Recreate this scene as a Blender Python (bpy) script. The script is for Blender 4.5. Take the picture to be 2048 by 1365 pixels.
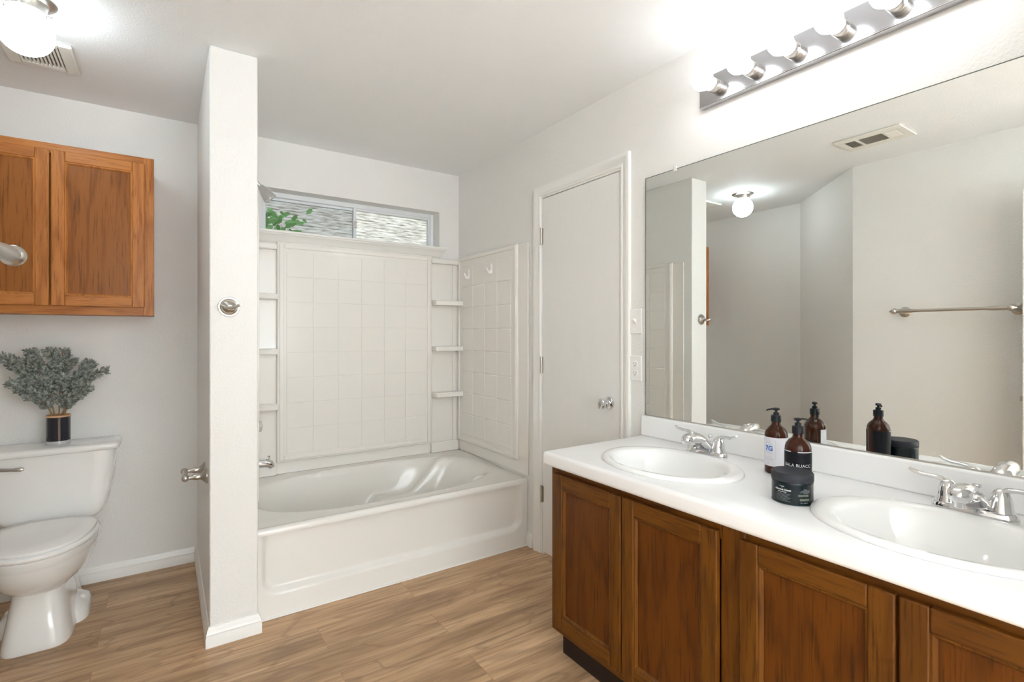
import bpy, bmesh, math, random
from mathutils import Vector, Matrix
R = math.radians
random.seed(7)
for o in list(bpy.data.objects): bpy.data.objects.remove(o)
scn = bpy.context.scene
COL = scn.collection

# ------------------------------------------------------------------ camera, world, sun, exposure
XW = 1.7965            # vanity wall plane
YB = 3.345             # window wall plane
H = 2.44               # ceiling
XL = -0.405            # wall with the towel bar
PX0, PX1, PY = 0.145, 0.322, 2.39    # partition beside the tub
cam_d = bpy.data.cameras.new('camera'); cam = bpy.data.objects.new('camera', cam_d); COL.objects.link(cam)
cam.location = (0, 0, 1.2642); cam.rotation_euler = (R(90), 0, -0.5973)
cam_d.sensor_width = 36; cam_d.sensor_fit = 'HORIZONTAL'; cam_d.lens = 36*1017.1/2048
cam_d.shift_y = -(682.5-669.45)/2048; cam_d.clip_start = 0.02
scn.camera = cam
vs = scn.view_settings
vs.view_transform = 'Standard'; vs.look = 'None'; vs.gamma = 1; vs.use_curve_mapping = False
vs.exposure = 1.15
BULB_STRENGTH = 6.2
GLOBE_STRENGTH = 8.0
FILL_W = 262.0
wd = bpy.data.worlds.new('sky'); scn.world = wd; wd.use_nodes = True
bgn = wd.node_tree.nodes['Background']; bgn.inputs[0].default_value = (0.80, 0.90, 1.0, 1); bgn.inputs[1].default_value = 0.95
sun_d = bpy.data.lights.new('sun', 'SUN'); sun_d.energy = .12; sun_d.angle = R(2); sun_d.color = (1, .95, .86)
sun = bpy.data.objects.new('sun', sun_d); COL.objects.link(sun)
sun.rotation_euler = (R(38), 0, R(-25)); sun.location = (0, 0, 8)
# added fill: unseen area lamp beyond the doorway, aimed up to brighten the bathroom
fill_d = bpy.data.lights.new('fill_light', 'AREA'); fill_d.shape = 'RECTANGLE'; fill_d.size = 3.2; fill_d.size_y = 1.9; fill_d.energy = FILL_W; fill_d.color = (.80, .91, 1)
fill_lamp = bpy.data.objects.new('fill_light', fill_d); COL.objects.link(fill_lamp); fill_lamp.location = (.3, -3.45, 1.05); fill_lamp.rotation_euler = (R(176), 0, 0)
scn.cycles.max_bounces = 14; scn.cycles.diffuse_bounces = 8; scn.cycles.glossy_bounces = 6; scn.cycles.transparent_max_bounces = 12
scn.cycles.sample_clamp_indirect = 25.0; scn.cycles.blur_glossy = 0.6

# ------------------------------------------------------------------ materials
def lin(c):
    def f(v):
        v /= 255.0
        return v/12.92 if v <= .04045 else ((v+.055)/1.055)**2.4
    return (f(c[0]), f(c[1]), f(c[2]), 1)
def mat(name, col, rough=.5, metal=0, spec=.5, emit=None, estr=0, coat=0, trans=0, ior=1.45):
    m = bpy.data.materials.new(name); m.use_nodes = True
    b = m.node_tree.nodes['Principled BSDF']
    b.inputs['Base Color'].default_value = lin(col) if max(col[:3]) > 1.001 else (*col[:3], 1)
    b.inputs['Roughness'].default_value = rough; b.inputs['Metallic'].default_value = metal
    b.inputs['Specular IOR Level'].default_value = spec; b.inputs['Coat Weight'].default_value = coat
    b.inputs['Transmission Weight'].default_value = trans; b.inputs['IOR'].default_value = ior
    if emit: b.inputs['Emission Color'].default_value = (*emit, 1); b.inputs['Emission Strength'].default_value = estr
    return m
def nd(m, t, **kw):
    n = m.node_tree.nodes.new(t)
    for k, v in kw.items():
        if k in n.inputs: n.inputs[k].default_value = v
        else: setattr(n, k, v)
    return n
def lk(m, a, b): m.node_tree.links.new(a, b)
def P(m): return m.node_tree.nodes['Principled BSDF']
def add_bump(m, scale, strength, dist=.002, detail=2, vec=None):
    tc = nd(m, 'ShaderNodeTexCoord'); n = nd(m, 'ShaderNodeTexNoise'); n.inputs['Scale'].default_value = scale; n.inputs['Detail'].default_value = detail
    mp = nd(m, 'ShaderNodeMapping')
    if vec: mp.inputs['Scale'].default_value = vec
    lk(m, tc.outputs['Object'], mp.inputs['Vector']); lk(m, mp.outputs[0], n.inputs['Vector'])
    b = nd(m, 'ShaderNodeBump'); b.inputs['Strength'].default_value = strength; b.inputs['Distance'].default_value = dist
    lk(m, n.outputs['Fac'], b.inputs['Height']); lk(m, b.outputs[0], P(m).inputs['Normal'])
    return n, tc
def wood(name, c1, c2, c3, axis, rough=.42, coat=.07, fine=1.0):
    """oak: long grain along axis, growth rings wandering across it, dark pores"""
    m = mat(name, c1, rough, coat=coat, spec=.25); P(m).inputs['Coat Roughness'].default_value = .25
    tc = nd(m, 'ShaderNodeTexCoord')
    def mapped(s_along, s_across):
        mp = nd(m, 'ShaderNodeMapping'); s = [s_across]*3; s[axis] = s_along; mp.inputs['Scale'].default_value = s
        lk(m, tc.outputs['Object'], mp.inputs['Vector']); return mp.outputs[0]
    big = nd(m, 'ShaderNodeTexNoise'); big.inputs['Scale'].default_value = 1; big.inputs['Detail'].default_value = 3; lk(m, mapped(.9, 6), big.inputs['Vector'])
    ring = nd(m, 'ShaderNodeMath', operation='MULTIPLY'); ring.inputs[1].default_value = 14; lk(m, big.outputs['Fac'], ring.inputs[0])
    pp = nd(m, 'ShaderNodeMath', operation='PINGPONG'); pp.inputs[1].default_value = 1; lk(m, ring.outputs[0], pp.inputs[0])
    pore = nd(m, 'ShaderNodeTexNoise'); pore.inputs['Scale'].default_value = 1; pore.inputs['Detail'].default_value = 4; pore.inputs['Roughness'].default_value = .65
    lk(m, mapped(9*fine, 190*fine), pore.inputs['Vector'])
    mix1 = nd(m, 'ShaderNodeMix', data_type='RGBA'); mix1.inputs['A'].default_value = lin(c1); mix1.inputs['B'].default_value = lin(c2)
    r1 = nd(m, 'ShaderNodeMapRange'); r1.inputs['From Min'].default_value = .45; r1.inputs['From Max'].default_value = 1.0; r1.inputs['To Max'].default_value = .75
    lk(m, pp.outputs[0], r1.inputs['Value']); lk(m, r1.outputs[0], mix1.inputs['Factor'])
    mix2 = nd(m, 'ShaderNodeMix', data_type='RGBA'); mix2.inputs['B'].default_value = lin(c3); lk(m, mix1.outputs['Result'], mix2.inputs['A'])
    r2 = nd(m, 'ShaderNodeMapRange'); r2.inputs['From Min'].default_value = .52; r2.inputs['From Max'].default_value = .68; r2.inputs['To Max'].default_value = .8
    lk(m, pore.outputs['Fac'], r2.inputs['Value']); lk(m, r2.outputs[0], mix2.inputs['Factor'])
    lk(m, mix2.outputs['Result'], P(m).inputs['Base Color'])
    b = nd(m, 'ShaderNodeBump'); b.inputs['Strength'].default_value = .12; b.inputs['Distance'].default_value = .001
    lk(m, pore.outputs['Fac'], b.inputs['Height']); lk(m, b.outputs[0], P(m).inputs['Normal'])
    return m

WALL = mat('wall_paint', (.82, .808, .785), .55, spec=.3); add_bump(WALL, 115, .5, .003)
CEIL = mat('ceiling_paint', (.875, .885, .89), .7, spec=.2); add_bump(CEIL, 135, .5, .003)
TRIM = mat('trim_paint', (.86, .85, .82), .3, spec=.5)
DOORM = mat('door_paint', (.82, .81, .785), .4); add_bump(DOORM, 1, .7, .003, 4, (60, 60, 3.5))
ACRY = mat('acrylic', (.83, .80, .755), .22, coat=.2)
TUBM = mat('tub_acrylic', (.80, .775, .73), .17, coat=.3)
COUNTER = mat('laminate', (.90, .90, .90), .25)
SINKM = mat('sink_enamel', (.88, .88, .865), .1, coat=.5)
PORC = mat('porcelain', (.88, .87, .85), .08, coat=.4)
SEATM = mat('seat_plastic', (.90, .89, .87), .18)
PLATE = mat('plate_plastic', (.88, .87, .85), .3)
DARK = mat('dark_slot', (.03, .03, .03), .6)
CHROME = mat('chrome', (.74, .74, .75), .06, metal=1)
NICKEL = mat('brushed_nickel', (.56, .53, .49), .28, metal=1)
BARM = mat('brushed_bar', (.50, .50, .52), .16, metal=1)
MIRROR = mat('mirror_silver', (.90, .92, .895), 0.0, metal=1)
MEDGE = mat('dark_edge_line', (.10, .12, .10), .3)
VINYL = mat('window_vinyl', (.78, .80, .82), .35)
BULBM = mat('lit_bulb', (1, 1, 1), .4, emit=(.92, .96, 1), estr=BULB_STRENGTH)
GLOBEM = mat('lit_globe', (1, 1, 1), .3, emit=(.83, .955, 1.0), estr=GLOBE_STRENGTH)
GRILLE = mat('grille_plastic', (.80, .78, .72), .45)
GRILLED = mat('grille_shadow_box', (.20, .18, .15), .7)
BLACKP = mat('black_plastic', (.010, .012, .016), .4, spec=.3)
LIDM = mat('jar_lid', (.028, .030, .038), .5, spec=.3)
AMBER = mat('amber_glass', (.045, .010, .003), .04, spec=.4)
LABW = mat('white_label', (.80, .80, .86), .45)
LABK = mat('black_label', (.009, .009, .013), .45, spec=.2)
JARM = mat('jar_body', (.004, .010, .013), .15, spec=.35)
INKB = mat('blue_ink', (.04, .09, .35), .5)
INKP = mat('pale_blue_patch', (.62, .72, .95), .5)
INKW = mat('white_ink', (.75, .76, .78), .5)
INKG = mat('grey_ink', (.42, .42, .47), .5)
INKD = mat('dim_ink', (.20, .22, .24), .5)
INKGR = mat('green_grey_ink', (.12, .14, .11), .5)
VASEM = mat('dark_glass', (.008, .009, .018), .05, coat=.8)
VRIM = mat('tan_rim', (.62, .36, .19), .35)
CLEAR = mat('clear_base_glass', (.45, .45, .47), .05, coat=.8)
STEM = mat('twig', (.36, .20, .075), .7)
NEED = mat('needles', (.20, .235, .205), .7)
n_, tc_ = add_bump(NEED, 70, .1)
mx_ = nd(NEED, 'ShaderNodeMix', data_type='RGBA'); mx_.inputs['A'].default_value = (.12, .14, .115, 1); mx_.inputs['B'].default_value = (.46, .48, .44, 1)
rr_ = nd(NEED, 'ShaderNodeMapRange'); rr_.inputs['From Min'].default_value = .35; rr_.inputs['From Max'].default_value = .65
lk(NEED, n_.outputs['Fac'], rr_.inputs['Value']); lk(NEED, rr_.outputs[0], mx_.inputs['Factor']); lk(NEED, mx_.outputs['Result'], P(NEED).inputs['Base Color'])
LEAF = mat('leaf', (.16, .38, .09), .5)
OAKV = wood('oak_upright', (184, 118, 60), (152, 90, 40), (122, 68, 30), 2)
OAKH = wood('oak_level', (184, 118, 60), (156, 94, 43), (126, 72, 32), 0)
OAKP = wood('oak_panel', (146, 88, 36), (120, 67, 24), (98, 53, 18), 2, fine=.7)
VANV = wood('shaded_oak_upright', (104, 61, 13), (82, 45, 8), (52, 28, 5), 2)  # darker stain with the vanity's shading also put into the colour
VANH = wood('shaded_oak_level', (104, 61, 13), (84, 46, 9), (54, 29, 5), 1)
VANP = wood('shaded_oak_panel', (98, 52, 8), (76, 38, 5), (52, 25, 3), 2, fine=.7)
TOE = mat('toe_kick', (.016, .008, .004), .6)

def floor_mat():
    m = mat('vinyl_plank', (150, 118, 86), .38)
    tc = nd(m, 'ShaderNodeTexCoord')
    br = nd(m, 'ShaderNodeTexBrick'); br.offset = .37; br.offset_frequency = 2
    for k, v in (('Scale', 1), ('Brick Width', 1.22), ('Row Height', .178), ('Mortar Size', .0009), ('Mortar Smooth', .2), ('Bias', 0)): br.inputs[k].default_value = v
    br.inputs['Color1'].default_value = (0, 0, 0, 1); br.inputs['Color2'].default_value = (1, 1, 1, 1); br.inputs['Mortar'].default_value = (.5, .5, .5, 1)
    mp0 = nd(m, 'ShaderNodeMapping'); mp0.inputs['Location'].default_value = (.23, .03, 0)
    lk(m, tc.outputs['Object'], mp0.inputs['Vector']); lk(m, mp0.outputs[0], br.inputs['Vector'])
    # every plank reads a different stretch of grain
    sc = nd(m, 'ShaderNodeVectorMath', operation='SCALE'); sc.inputs['Scale'].default_value = 37.0; lk(m, br.outputs['Color'], sc.inputs[0])
    ad = nd(m, 'ShaderNodeVectorMath', operation='ADD'); lk(m, tc.outputs['Object'], ad.inputs[0]); lk(m, sc.outputs[0], ad.inputs[1])
    def noise(sx, sy, det, rough=.6, dist=0):
        mp = nd(m, 'ShaderNodeMapping'); mp.inputs['Scale'].default_value = (sx, sy, 1); lk(m, ad.outputs[0], mp.inputs['Vector'])
        n = nd(m, 'ShaderNodeTexNoise'); n.inputs['Scale'].default_value = 1; n.inputs['Detail'].default_value = det; n.inputs['Roughness'].default_value = rough; n.inputs['Distortion'].default_value = dist
        lk(m, mp.outputs[0], n.inputs['Vector']); return n.outputs['Fac']
    a = noise(1.1, 9, 4, .6, .6); b = noise(2.5, 70, 4, .65, .3); c = noise(1.4, 5.5, 2, .5, .4); ring = noise(6, 400, 2)
    cr = nd(m, 'ShaderNodeValToRGB'); e = cr.color_ramp.elements
    e[0].position = .28; e[0].color = lin((150, 117, 84)); e[1].position = .72; e[1].color = lin((222, 186, 146))
    k = e.new(.5); k.color = lin((194, 158, 120)); lk(m, a, cr.inputs['Fac'])
    def darken(prev, fac, lo, hi, amt, col):
        r = nd(m, 'ShaderNodeMapRange'); r.inputs['From Min'].default_value = lo; r.inputs['From Max'].default_value = hi; r.inputs['To Max'].default_value = amt; lk(m, fac, r.inputs['Value'])
        x = nd(m, 'ShaderNodeMix', data_type='RGBA'); x.inputs['B'].default_value = lin(col); lk(m, prev, x.inputs['A']); lk(m, r.outputs[0], x.inputs['Factor']); return x.outputs['Result']
    out = darken(cr.outputs[0], b, .5, .72, .75, (126, 94, 66))
    mul = nd(m, 'ShaderNodeMath', operation='MULTIPLY'); mul.inputs[1].default_value = 16; lk(m, c, mul.inputs[0])
    pp = nd(m, 'ShaderNodeMath', operation='PINGPONG'); pp.inputs[1].default_value = 1; lk(m, mul.outputs[0], pp.inputs[0])
    out = darken(out, pp.outputs[0], .78, 1, .42, (130, 100, 74))
    out = darken(out, ring, .55, .75, .3, (220, 192, 162))
    hv = nd(m, 'ShaderNodeHueSaturation'); mr = nd(m, 'ShaderNodeMapRange'); mr.inputs['To Min'].default_value = .88; mr.inputs['To Max'].default_value = 1.1
    lk(m, br.outputs['Color'], mr.inputs['Value']); lk(m, mr.outputs[0], hv.inputs['Value']); lk(m, out, hv.inputs['Color'])
    out = darken(hv.outputs[0], br.outputs['Fac'], 0, 1, .45, (96, 70, 50))
    lk(m, out, P(m).inputs['Base Color'])
    bp = nd(m, 'ShaderNodeBump'); bp.inputs['Strength'].default_value = .15; bp.inputs['Distance'].default_value = .001; lk(m, b, bp.inputs['Height']); lk(m, bp.outputs[0], P(m).inputs['Normal'])
    return m
FLOOR = floor_mat()
def shingle_mat():
    m = mat('shingles', (140, 130, 115), .85)
    tc = nd(m, 'ShaderNodeTexCoord'); mp = nd(m, 'ShaderNodeMapping'); mp.inputs['Scale'].default_value = (7, 20, 20); lk(m, tc.outputs['Object'], mp.inputs['Vector'])
    n = nd(m, 'ShaderNodeTexNoise'); n.inputs['Scale'].default_value = 1; n.inputs['Detail'].default_value = 3; lk(m, mp.outputs[0], n.inputs['Vector'])
    cr = nd(m, 'ShaderNodeValToRGB'); e = cr.color_ramp.elements
    e[0].position = .34; e[0].color = lin((134, 124, 106)); e[1].position = .66; e[1].color = lin((214, 208, 194)); lk(m, n.outputs['Fac'], cr.inputs['Fac'])
    lk(m, cr.outputs[0], P(m).inputs['Base Color']); return m
SHINGLE = shingle_mat()
SIDING = mat('siding', (.55, .45, .36), .8)
EAVE = mat('eave_paint', (.40, .31, .22), .7)
GRASS = mat('lawn', (.10, .16, .05), .9)
GLASS = bpy.data.materials.new('window_glass'); GLASS.use_nodes = True
nt = GLASS.node_tree; nt.nodes.remove(nt.nodes['Principled BSDF'])
tr = nt.nodes.new('ShaderNodeBsdfTransparent'); gl = nt.nodes.new('ShaderNodeBsdfGlossy'); gl.inputs['Roughness'].default_value = .02; mxs = nt.nodes.new('ShaderNodeMixShader'); fr = nt.nodes.new('ShaderNodeFresnel')
nt.links.new(fr.outputs[0], mxs.inputs[0]); nt.links.new(tr.outputs[0], mxs.inputs[1]); nt.links.new(gl.outputs[0], mxs.inputs[2]); nt.links.new(mxs.outputs[0], nt.nodes['Material Output'].inputs[0])
SCREEN = GLASS.copy(); SCREEN.name = 'screened_glass'
[n for n in SCREEN.node_tree.nodes if n.type == 'BSDF_TRANSPARENT'][0].inputs[0].default_value = (.76, .77, .78, 1)

# ------------------------------------------------------------------ mesh helpers
class M:
    def __init__(s): s.bm = bmesh.new(); s.mi = 0
    def face(s, vs):
        try: f = s.bm.faces.new(vs); f.material_index = s.mi; return f
        except ValueError: return None
    def box(s, a, b, mi=None):
        if mi is not None: s.mi = mi
        x0, x1 = sorted((a[0], b[0])); y0, y1 = sorted((a[1], b[1])); z0, z1 = sorted((a[2], b[2]))
        v = [s.bm.verts.new(p) for p in ((x0,y0,z0),(x1,y0,z0),(x1,y1,z0),(x0,y1,z0),(x0,y0,z1),(x1,y0,z1),(x1,y1,z1),(x0,y1,z1))]
        for q in ((3,2,1,0),(4,5,6,7),(0,1,5,4),(1,2,6,5),(2,3,7,6),(3,0,4,7)): s.face([v[i] for i in q])
        return s
    def loft(s, rings, cap0=True, cap1=True, closed=True):
        rv = [[s.bm.verts.new(p) for p in r] for r in rings]
        n = len(rings[0])
        for a, b in zip(rv, rv[1:]):
            for i in range(n if closed else n-1): s.face((a[i], a[(i+1) % n], b[(i+1) % n], b[i]))
        if cap0: s.face(rv[0][::-1])
        if cap1: s.face(rv[-1])
        return s
    def lathe(s, prof, origin=(0,0,0), axis=(0,0,1), seg=32, cap0=True, cap1=True, sx=1.0, sy=1.0):
        """prof: list of (radius, distance along axis)"""
        ax = Vector(axis).normalized(); q = Vector((0,0,1)).rotation_difference(ax).to_matrix(); o = Vector(origin)
        rings = [[o + q @ Vector((max(r,1e-5)*sx*math.cos(2*math.pi*i/seg), max(r,1e-5)*sy*math.sin(2*math.pi*i/seg), d)) for i in range(seg)] for r, d in prof]
        return s.loft(rings, cap0, cap1)
    def cyl(s, p0, p1, r0, r1=None, seg=24):
        p0 = Vector(p0); p1 = Vector(p1); r1 = r0 if r1 is None else r1
        return s.lathe([(r0, 0), (r1, (p1-p0).length)], p0, p1-p0, seg)
    def tube(s, pts, rad, seg=12, flat=1.0, up=(0,0,1)):
        pts = [Vector(p) for p in pts]; n = len(pts); rad = rad if hasattr(rad, '__len__') else [rad]*n
        rings = []
        for i, p in enumerate(pts):
            t = (pts[min(i+1, n-1)] - pts[max(i-1, 0)]).normalized()
            u = Vector(up); u = u - t*u.dot(t)
            if u.length < 1e-4: u = Vector((1,0,0)) - t*t.x
            u.normalize(); w = t.cross(u)
            rings.append([p + (w*math.cos(2*math.pi*k/seg) + u*flat*math.sin(2*math.pi*k/seg))*rad[i] for k in range(seg)])
        return s.loft(rings)
    def sphere(s, c, r, seg=24, scale=(1,1,1)):
        prof = [(r*math.sin(math.pi*i/(seg//2)), -r*math.cos(math.pi*i/(seg//2))) for i in range(seg//2+1)]
        c = Vector(c)
        rings = [[c + Vector((max(a,1e-5)*math.cos(2*math.pi*k/seg)*scale[0], max(a,1e-5)*math.sin(2*math.pi*k/seg)*scale[1], d*scale[2])) for k in range(seg)] for a, d in prof]
        return s.loft(rings)
    def sweep(s, path, N, prof, closed=False):
        """profile (a, b): a along the in-plane left normal cross(N, d), b along N; mitred corners"""
        N = Vector(N); pts = [Vector(p) for p in path]; n = len(pts); rings = []
        for i, p in enumerate(pts):
            ds = []
            if i > 0: ds.append((p-pts[i-1]).normalized())
            if i < n-1: ds.append((pts[i+1]-p).normalized())
            ns = [N.cross(d) for d in ds]
            m = ns[0] if len(ns) == 1 else (ns[0]+ns[1])/(1+ns[0].dot(ns[1]))
            rings.append([p + m*a + N*b for a, b in prof])
        return s.loft(rings)
    def build(s, name, mats, parent=None, bevel=0, smooth=40, seg=2, sub=0, fixn=True):
        bm = s.bm
        if fixn: bmesh.ops.recalc_face_normals(bm, faces=bm.faces)
        me = bpy.data.meshes.new(name); bm.to_mesh(me); bm.free()
        for m in (mats if isinstance(mats, (list, tuple)) else [mats]): me.materials.append(m)
        if smooth:
            me.polygons.foreach_set('use_smooth', [True]*len(me.polygons)); me.set_sharp_from_angle(angle=R(smooth))
        o = bpy.data.objects.new(name, me); COL.objects.link(o)
        if bevel:
            b = o.modifiers.new('bevel', 'BEVEL'); b.width = bevel; b.segments = seg; b.limit_method = 'ANGLE'; b.angle_limit = R(40); b.harden_normals = False
        if sub:
            b = o.modifiers.new('sub', 'SUBSURF'); b.levels = sub; b.render_levels = sub
        if parent: attach(o, parent)
        return o
def world_loc(o):
    v = Vector((0,0,0))
    while o: v += o.location; o = o.parent
    return v
def attach(o, parent):
    o.location = o.location - world_loc(parent); o.parent = parent
def tag(o, label=None, cat=None, group=None, kind=None):
    if label: o['label'] = label
    if cat: o['category'] = cat
    if group: o['group'] = group
    if kind: o['kind'] = kind
    return o
def thing(name, loc, label, cat, group=None, kind=None):
    o = bpy.data.objects.new(name, None); COL.objects.link(o); o.location = loc; o.empty_display_size = .05
    return tag(o, label, cat, group, kind)
def struct(name, m, mats, label, cat, parent=None, **kw):
    o = m.build(name, mats, parent, **kw)
    return tag(o, label, cat, kind='structure')
def smoothstep(a, b, x):
    t = max(0, min(1, (x-a)/(b-a))); return t*t*(3-2*t)

# ------------------------------------------------------------------ the room
T = .12
struct('floor', M().box((-2.2, -3.6, -.05), (2.0, 3.5, 0)), FLOOR, 'brown oak-look vinyl plank floor of the bathroom', 'floor')
struct('ceiling', M().box((-2.2, -3.6, H), (2.0, 3.5, H+.12)), CEIL, 'white textured ceiling of the bathroom', 'ceiling')
DY0, DY1, DZ = 1.706, 2.346, 2.068      # closet door opening
struct('wall_right', M().box((XW, -3.6, 0), (XW+T, DY0, H)).box((XW, DY1, 0), (XW+T, YB+.15, H)).box((XW, DY0, DZ), (XW+T, DY1, H)),
       WALL, 'off-white textured wall carrying the mirror, light bar and closet door', 'wall')
WX0, WX1, WZ0, WZ1 = .462, 1.638, 1.872, 2.150
struct('wall_back', M().box((-1.25, YB, 0), (WX0, YB+.15, H)).box((WX1, YB, 0), (XW, YB+.15, H)).box((WX0, YB, 0), (WX1, YB+.15, WZ0)).box((WX0, YB, WZ1), (WX1, YB+.15, H)),
       WALL, 'off-white back wall behind the toilet and the bathtub, with a high window', 'wall')
struct('wall_partition', M().box((PX0, PY, 0), (PX1, YB, H)), WALL, 'off-white stub wall between toilet alcove and bathtub', 'wall', bevel=.006, seg=3)
struct('wall_left', M().box((XL-T, -.17, 0), (XL, 1.605, H)), WALL, 'off-white side wall with towel bar, seen in the mirror', 'wall')
dv = [(-1.11, 2.31), (XL, 1.605), (XL-.12, 1.605), (-1.22, 2.29)]
mm = M(); mm.loft([[(x, y, 0) for x, y in dv], [(x, y, H) for x, y in dv]])
struct('wall_corner', mm, WALL, 'short diagonal wall at the mouth of the toilet alcove, seen in the mirror', 'wall')
struct('wall_alcove', M().box((-1.25, 2.29, 0), (-1.11, YB, H)), WALL, 'side wall of the toilet alcove under the globe light, seen in the mirror', 'wall')
struct('wall_front', M().box((XL-T, -.17, 0), (-.27, -.05, H)).box((1.16, -.17, 0), (XW, -.05, H)).box((-.27, -.17, 2.25), (1.16, -.05, H)), WALL, 'wall with the entry doorway behind the camera', 'wall')
struct('wall_hall', M().box((-2.2, -3.6, 0), (-2.1, -.17, H)).box((-2.1, -3.6, 0), (XW, -3.5, H)).box((-2.1, -.19, 0), (XL-T, -.1, H)), WALL, 'walls of the room outside the entry door', 'wall')

# baseboards: colonial profile (offset from wall, height)
BP = [(0,0), (.014,0), (.014,.040), (.012,.046), (.013,.052), (.009,.060), (.0085,.068), (.005,.074), (.004,.080), (0,.082)]
Z = (0,0,1)
def base(name, path, label): struct(name, M().sweep([(x, y, 0) for x, y in path], Z, BP), TRIM, label, 'baseboard', smooth=30)
base('baseboard_partition', [(PX1, 2.468), (PX1, PY), (PX0, PY), (PX0, YB)], 'white moulded baseboard wrapping the stub wall')
base('baseboard_back', [(PX0-.014, YB), (-1.11, YB)], 'white moulded baseboard behind the toilet')
base('baseboard_left', [(-1.11, YB-.014), (-1.11, 2.31), (XL, 1.605), (XL, -.04)], 'white moulded baseboard along the alcove side and towel bar wall')
base('baseboard_right', [(XW, 2.418), (XW, 2.472)], 'short white baseboard between bathtub and closet door casing')
# caulk lines at the tub foot
struct('trim_3', M().box((PX1+.014, 2.464, 0), (XW-.001, 2.476, .006)), TRIM, 'thin white caulk line where the tub meets the floor', 'trim')

# ------------------------------------------------------------------ closet door
d1 = thing('door_1', (XW, 2.02, 0), 'narrow white wood-grain closet door with round knob', 'door', kind='structure')
struct('door_leaf', M().box((XW+.001, 1.727, .012), (XW+.036, 2.326, 2.047)), DOORM, None, None, d1, bevel=.0015)
hk = lambda p, v: [(p[0], p[1]+a, v) for a in (0,)]
for i, z in enumerate((1.83, 1.088, .345)):
    m = M().box((XW-.002, 2.318, z-.045), (XW+.002, 2.344, z+.045)); m.cyl((XW-.007, 2.331, z-.048), (XW-.007, 2.331, z+.048), .0065, seg=14)
    for k in range(3): m.cyl((XW-.007, 2.331, z-.03+.03*k-.001), (XW-.007, 2.331, z-.03+.03*k+.001), .0072, seg=14)
    m.build('hinge', NICKEL, d1)
m = M(); kx = XW
m.lathe([(.032,0), (.032,.003), (.029,.008), (.018,.011), (.0135,.02), (.0125,.03), (.016,.037), (.024,.042), (.0268,.05), (.0265,.058), (.023,.064), (.014,.0665), (.0,.0668)], (kx, 1.793, .928), (-1,0,0), 40)
kb = m.build('door_knob', CHROME, d1); kb['label'] = 'round satin knob'
M().lathe([(.010,0), (.010,.002), (.004,.004), (0,.004)], (kx-.0655, 1.793, .928), (-1,0,0), 24).build('knob_button', NICKEL, kb)
# jamb and casing
struct('trim_1', M().box((XW, DY0, 0), (XW+T, 1.724, DZ-.0)).box((XW, 2.329, 0), (XW+T, DY1, DZ)).box((XW, 1.724, 2.051), (XW+T, 2.329, DZ)).box((XW+.04, 1.724, .012), (XW+.052, 1.736, 2.051)).box((XW+.04, 2.317, 0), (XW+.052, 2.329, 2.051)).box((XW+.04, 1.736, 2.039), (XW+.052, 2.317, 2.051)), TRIM, 'white jamb lining the closet doorway', 'trim', bevel=.001)
CP = [(0,0), (0,.007), (.004,.010), (.010,.0105), (.014,.008), (.019,.0085), (.030,.012), (.040,.0165), (.050,.0175), (.058,.016), (.060,.011), (.060,0)]
m = M(); N = (-1,0,0)
# path round the opening so that cross(N,d) points away from the opening
m.sweep([(XW, 2.340, 0), (XW, 2.340, 2.062), (XW, 1.712, 2.062), (XW, 1.712, 0)], N, [(-a if False else a, b) for a, b in CP])
struct('trim_2', m, TRIM, 'white moulded casing around the closet door', 'trim', smooth=30)

# entry door folded back against the side wall, visible only in the mirror
d2 = thing('door_2', (-.237, .33, 0), 'open white entry door whose edge shows at the right end of the mirror', 'door', kind='structure')
struct('door_leaf', M().box((-.255, -.04, .012), (-.22, .7155, 2.045)), TRIM, None, None, d2, bevel=.002)
M().box((-.244, .7155, .905), (-.231, .727, .930)).build('door_latch', NICKEL, d2)

# ------------------------------------------------------------------ window
w = thing('window_1', (1.05, YB+.1, 1.88), 'long low white sliding window high above the tub', 'window', kind='structure')
fy0, fy1 = YB+.095, YB+.145
m = M()
m.box((WX0, fy0, WZ0), (WX0+.028, fy1, WZ1)).box((WX1-.028, fy0, WZ0), (WX1, fy1, WZ1)).box((WX0+.028, fy0, WZ1-.030), (WX1-.028, fy1, WZ1)).box((WX0+.028, fy0, WZ0), (WX1-.028, fy1, WZ0+.030))
m.build('window_frame', VINYL, w, bevel=.003)
for nm, x0, x1, y, g in (('window_sash', WX0+.028, 1.070, fy0+.024, SCREEN), ('window_sash', 1.046, WX1-.028, fy0+.002, GLASS)):
    z0, z1 = WZ0+.030, WZ1-.030; s_ = .020; m = M()
    m.box((x0, y, z0), (x0+s_, y+.02, z1)).box((x1-s_, y, z0), (x1, y+.02, z1)).box((x0+s_, y, z1-s_*.8), (x1-s_, y+.02, z1)).box((x0+s_, y, z0), (x1-s_, y+.02, z0+s_*.6))
    so = m.build(nm, VINYL, w, bevel=.002)
    M().box((x0+s_, y+.008, z0+s_*.6), (x1-s_, y+.012, z1-s_*.8)).build('window_pane', g, so)
m = M().box((1.052, fy0-.012, 1.985), (1.066, fy0+.002, 2.03)); m.build('window_latch', NICKEL, w, bevel=.003)
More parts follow.
